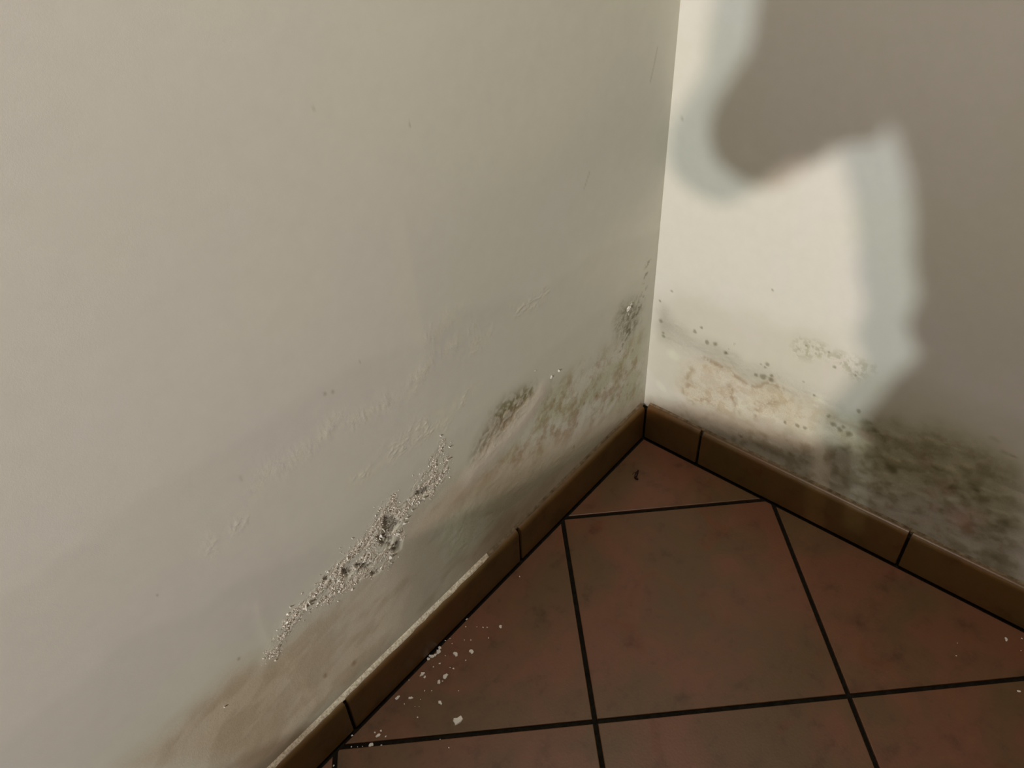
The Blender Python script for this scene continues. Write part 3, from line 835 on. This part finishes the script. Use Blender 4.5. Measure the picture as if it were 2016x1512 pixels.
husk.empty_display_size = 0.01
COL.objects.link(husk)
husk.location = (HX, HY, 0.0)
tag(husk, 'small dark brown curled husk lying on the triangular corner tile', 'debris')
fw = Vector((0.56, 0.50))                        # towards the viewer along the floor
HP = [(0.0793, 0.0462), (0.0850, 0.0480), (0.0906, 0.0498), (0.0944, 0.0503), (0.0947, 0.0535), (0.0949, 0.0567)]
tube('body', [(a - HX, b - HY, 0.0023 + 0.0004 * (k % 2)) for k, (a, b) in enumerate(HP[:4])], [0.0012, 0.0021, 0.0024, 0.0014], 8, M_BUG, husk)
tube('tail', [(a - HX, b - HY, 0.0019) for (a, b) in HP[3:]], [0.0016, 0.0020, 0.0013], 8, M_BUG, husk)
HL = [(0.0848, 0.0428), (0.0905, 0.0427)]
tube('thread', [(HP[1][0] - HX, HP[1][1] - HY, 0.0014), (HL[0][0] - HX, HL[0][1] - HY, 0.0012), (HL[1][0] - HX, HL[1][1] - HY, 0.0006)], [0.0005, 0.0004, 0.0003], 6, M_BUG, husk)

# ------------------------------------------------------------------ added unseen blocker between lamp and corner, outlined to cast the corner shadows
SX = 1.80
def to_blocker(P):
    t = (SX - P[0]) / (LAMP_B.x - P[0])
    return (P[1] + t * (LAMP_B.y - P[1]), P[2] + t * (LAMP_B.z - P[2]))
R_EDGE = [(0.0946, 0.7400), (0.0954, 0.6896), (0.0769, 0.6495), (0.0585, 0.6100), (0.0550, 0.5723), (0.0677, 0.5412), (0.0952, 0.5248), (0.1243, 0.5199), (0.1416, 0.5206), (0.1660, 0.5358), (0.1897, 0.5652), (0.2148, 0.5938), (0.2349, 0.6110), (0.2551, 0.6120), (0.2633, 0.6254), (0.2640, 0.6404), (0.2728, 0.6364), (0.2886, 0.6147), (0.3056, 0.5829), (0.3205, 0.5426), (0.3313, 0.4988), (0.3394, 0.4735), (0.3518, 0.4567), (0.3522, 0.4266), (0.3502, 0.4022), (0.3673, 0.3782), (0.3768, 0.3666), (0.3651, 0.3394), (0.3511, 0.2920), (0.3380, 0.2423), (0.3415, 0.2099), (0.3546, 0.1826), (0.3775, 0.0246), (0.3685, 0.0225), (0.3470, 0.1777), (0.2809, 0.1558), (0.1869, 0.1360), (0.0934, 0.1119), (0.0063, 0.0768)]
L_EDGE = [(0.0093, 0.0709), (0.1296, 0.1111), (0.2330, 0.1465), (0.3455, 0.1965), (0.4153, 0.2222), (0.4173, 0.1524)]
edge = [to_blocker((a * RD[0], a * RD[1], z)) for (a, z) in [(0.13, 1.10), (0.11, 0.95)] + R_EDGE]
edge += [to_blocker((a, 0.0, z)) for (a, z) in L_EDGE + [(0.43, 0.060), (0.70, 0.066), (0.847, 0.165), (1.0, 0.29), (1.2, 0.42)]]
low_y, low_z = edge[-1]
outline = edge + [(low_y - 0.10, low_z - 0.10), (low_y - 0.10, 0.0), (1.32, 0.0), (1.34, 0.6), (1.30, 1.30), (1.20, 1.50), (edge[0][0] + 0.08, 1.52)]
def blocker_solid(name, poly, mat):
    # solid with a rounded rim: widest in its middle plane
    bm = bmesh.new()
    layers = [(-0.06, 0.030), (-0.045, 0.010), (0.0, 0.0), (0.045, 0.010), (0.06, 0.030)]
    n = len(poly)
    A = sum(poly[i][0] * poly[(i + 1) % n][1] - poly[(i + 1) % n][0] * poly[i][1] for i in range(n))
    sg = 1 if A > 0 else -1
    nor = []
    for i in range(n):
        a, b = poly[i - 1], poly[(i + 1) % n]
        t = Vector((b[0] - a[0], b[1] - a[1]))
        t = t.normalized() if t.length > 1e-9 else Vector((1, 0))
        nor.append(Vector((-t.y, t.x)) * sg)
    rings = []
    for (dx, ins) in layers:
        ins2 = ins * 0.12
        k = (SX + dx - LAMP_B.x) / (SX - LAMP_B.x)      # layers spread along the lamp rays so the shadow outline holds
        rings.append([bm.verts.new((SX + dx, LAMP_B.y + (p[0] + q.x * ins2 - LAMP_B.y) * k, max(0.0, LAMP_B.z + (p[1] + q.y * ins2 - LAMP_B.z) * k) if p[1] > 0.001 else 0.0)) for p, q in zip(poly, nor)])
    for a, b in zip(rings[:-1], rings[1:]):
        for i in range(n):
            bm.faces.new((a[i], a[(i + 1) % n], b[(i + 1) % n], b[i]))
    for ring in (rings[0], rings[-1]):
        bm.faces.new(ring)
    bm.normal_update()
    bmesh.ops.triangulate(bm, faces=[f for f in bm.faces if len(f.verts) > 4])
    bmesh.ops.recalc_face_normals(bm, faces=bm.faces)
    me = bpy.data.meshes.new(name)
    bm.to_mesh(me)
    bm.free()
    return link(name, me, mat)
st = blocker_solid('shadow_blocker', outline, M_BLOCKER)
tag(st, 'dark cloth-draped clothes stand outside the view, its shadow falling on the right wall', 'clothes stand')
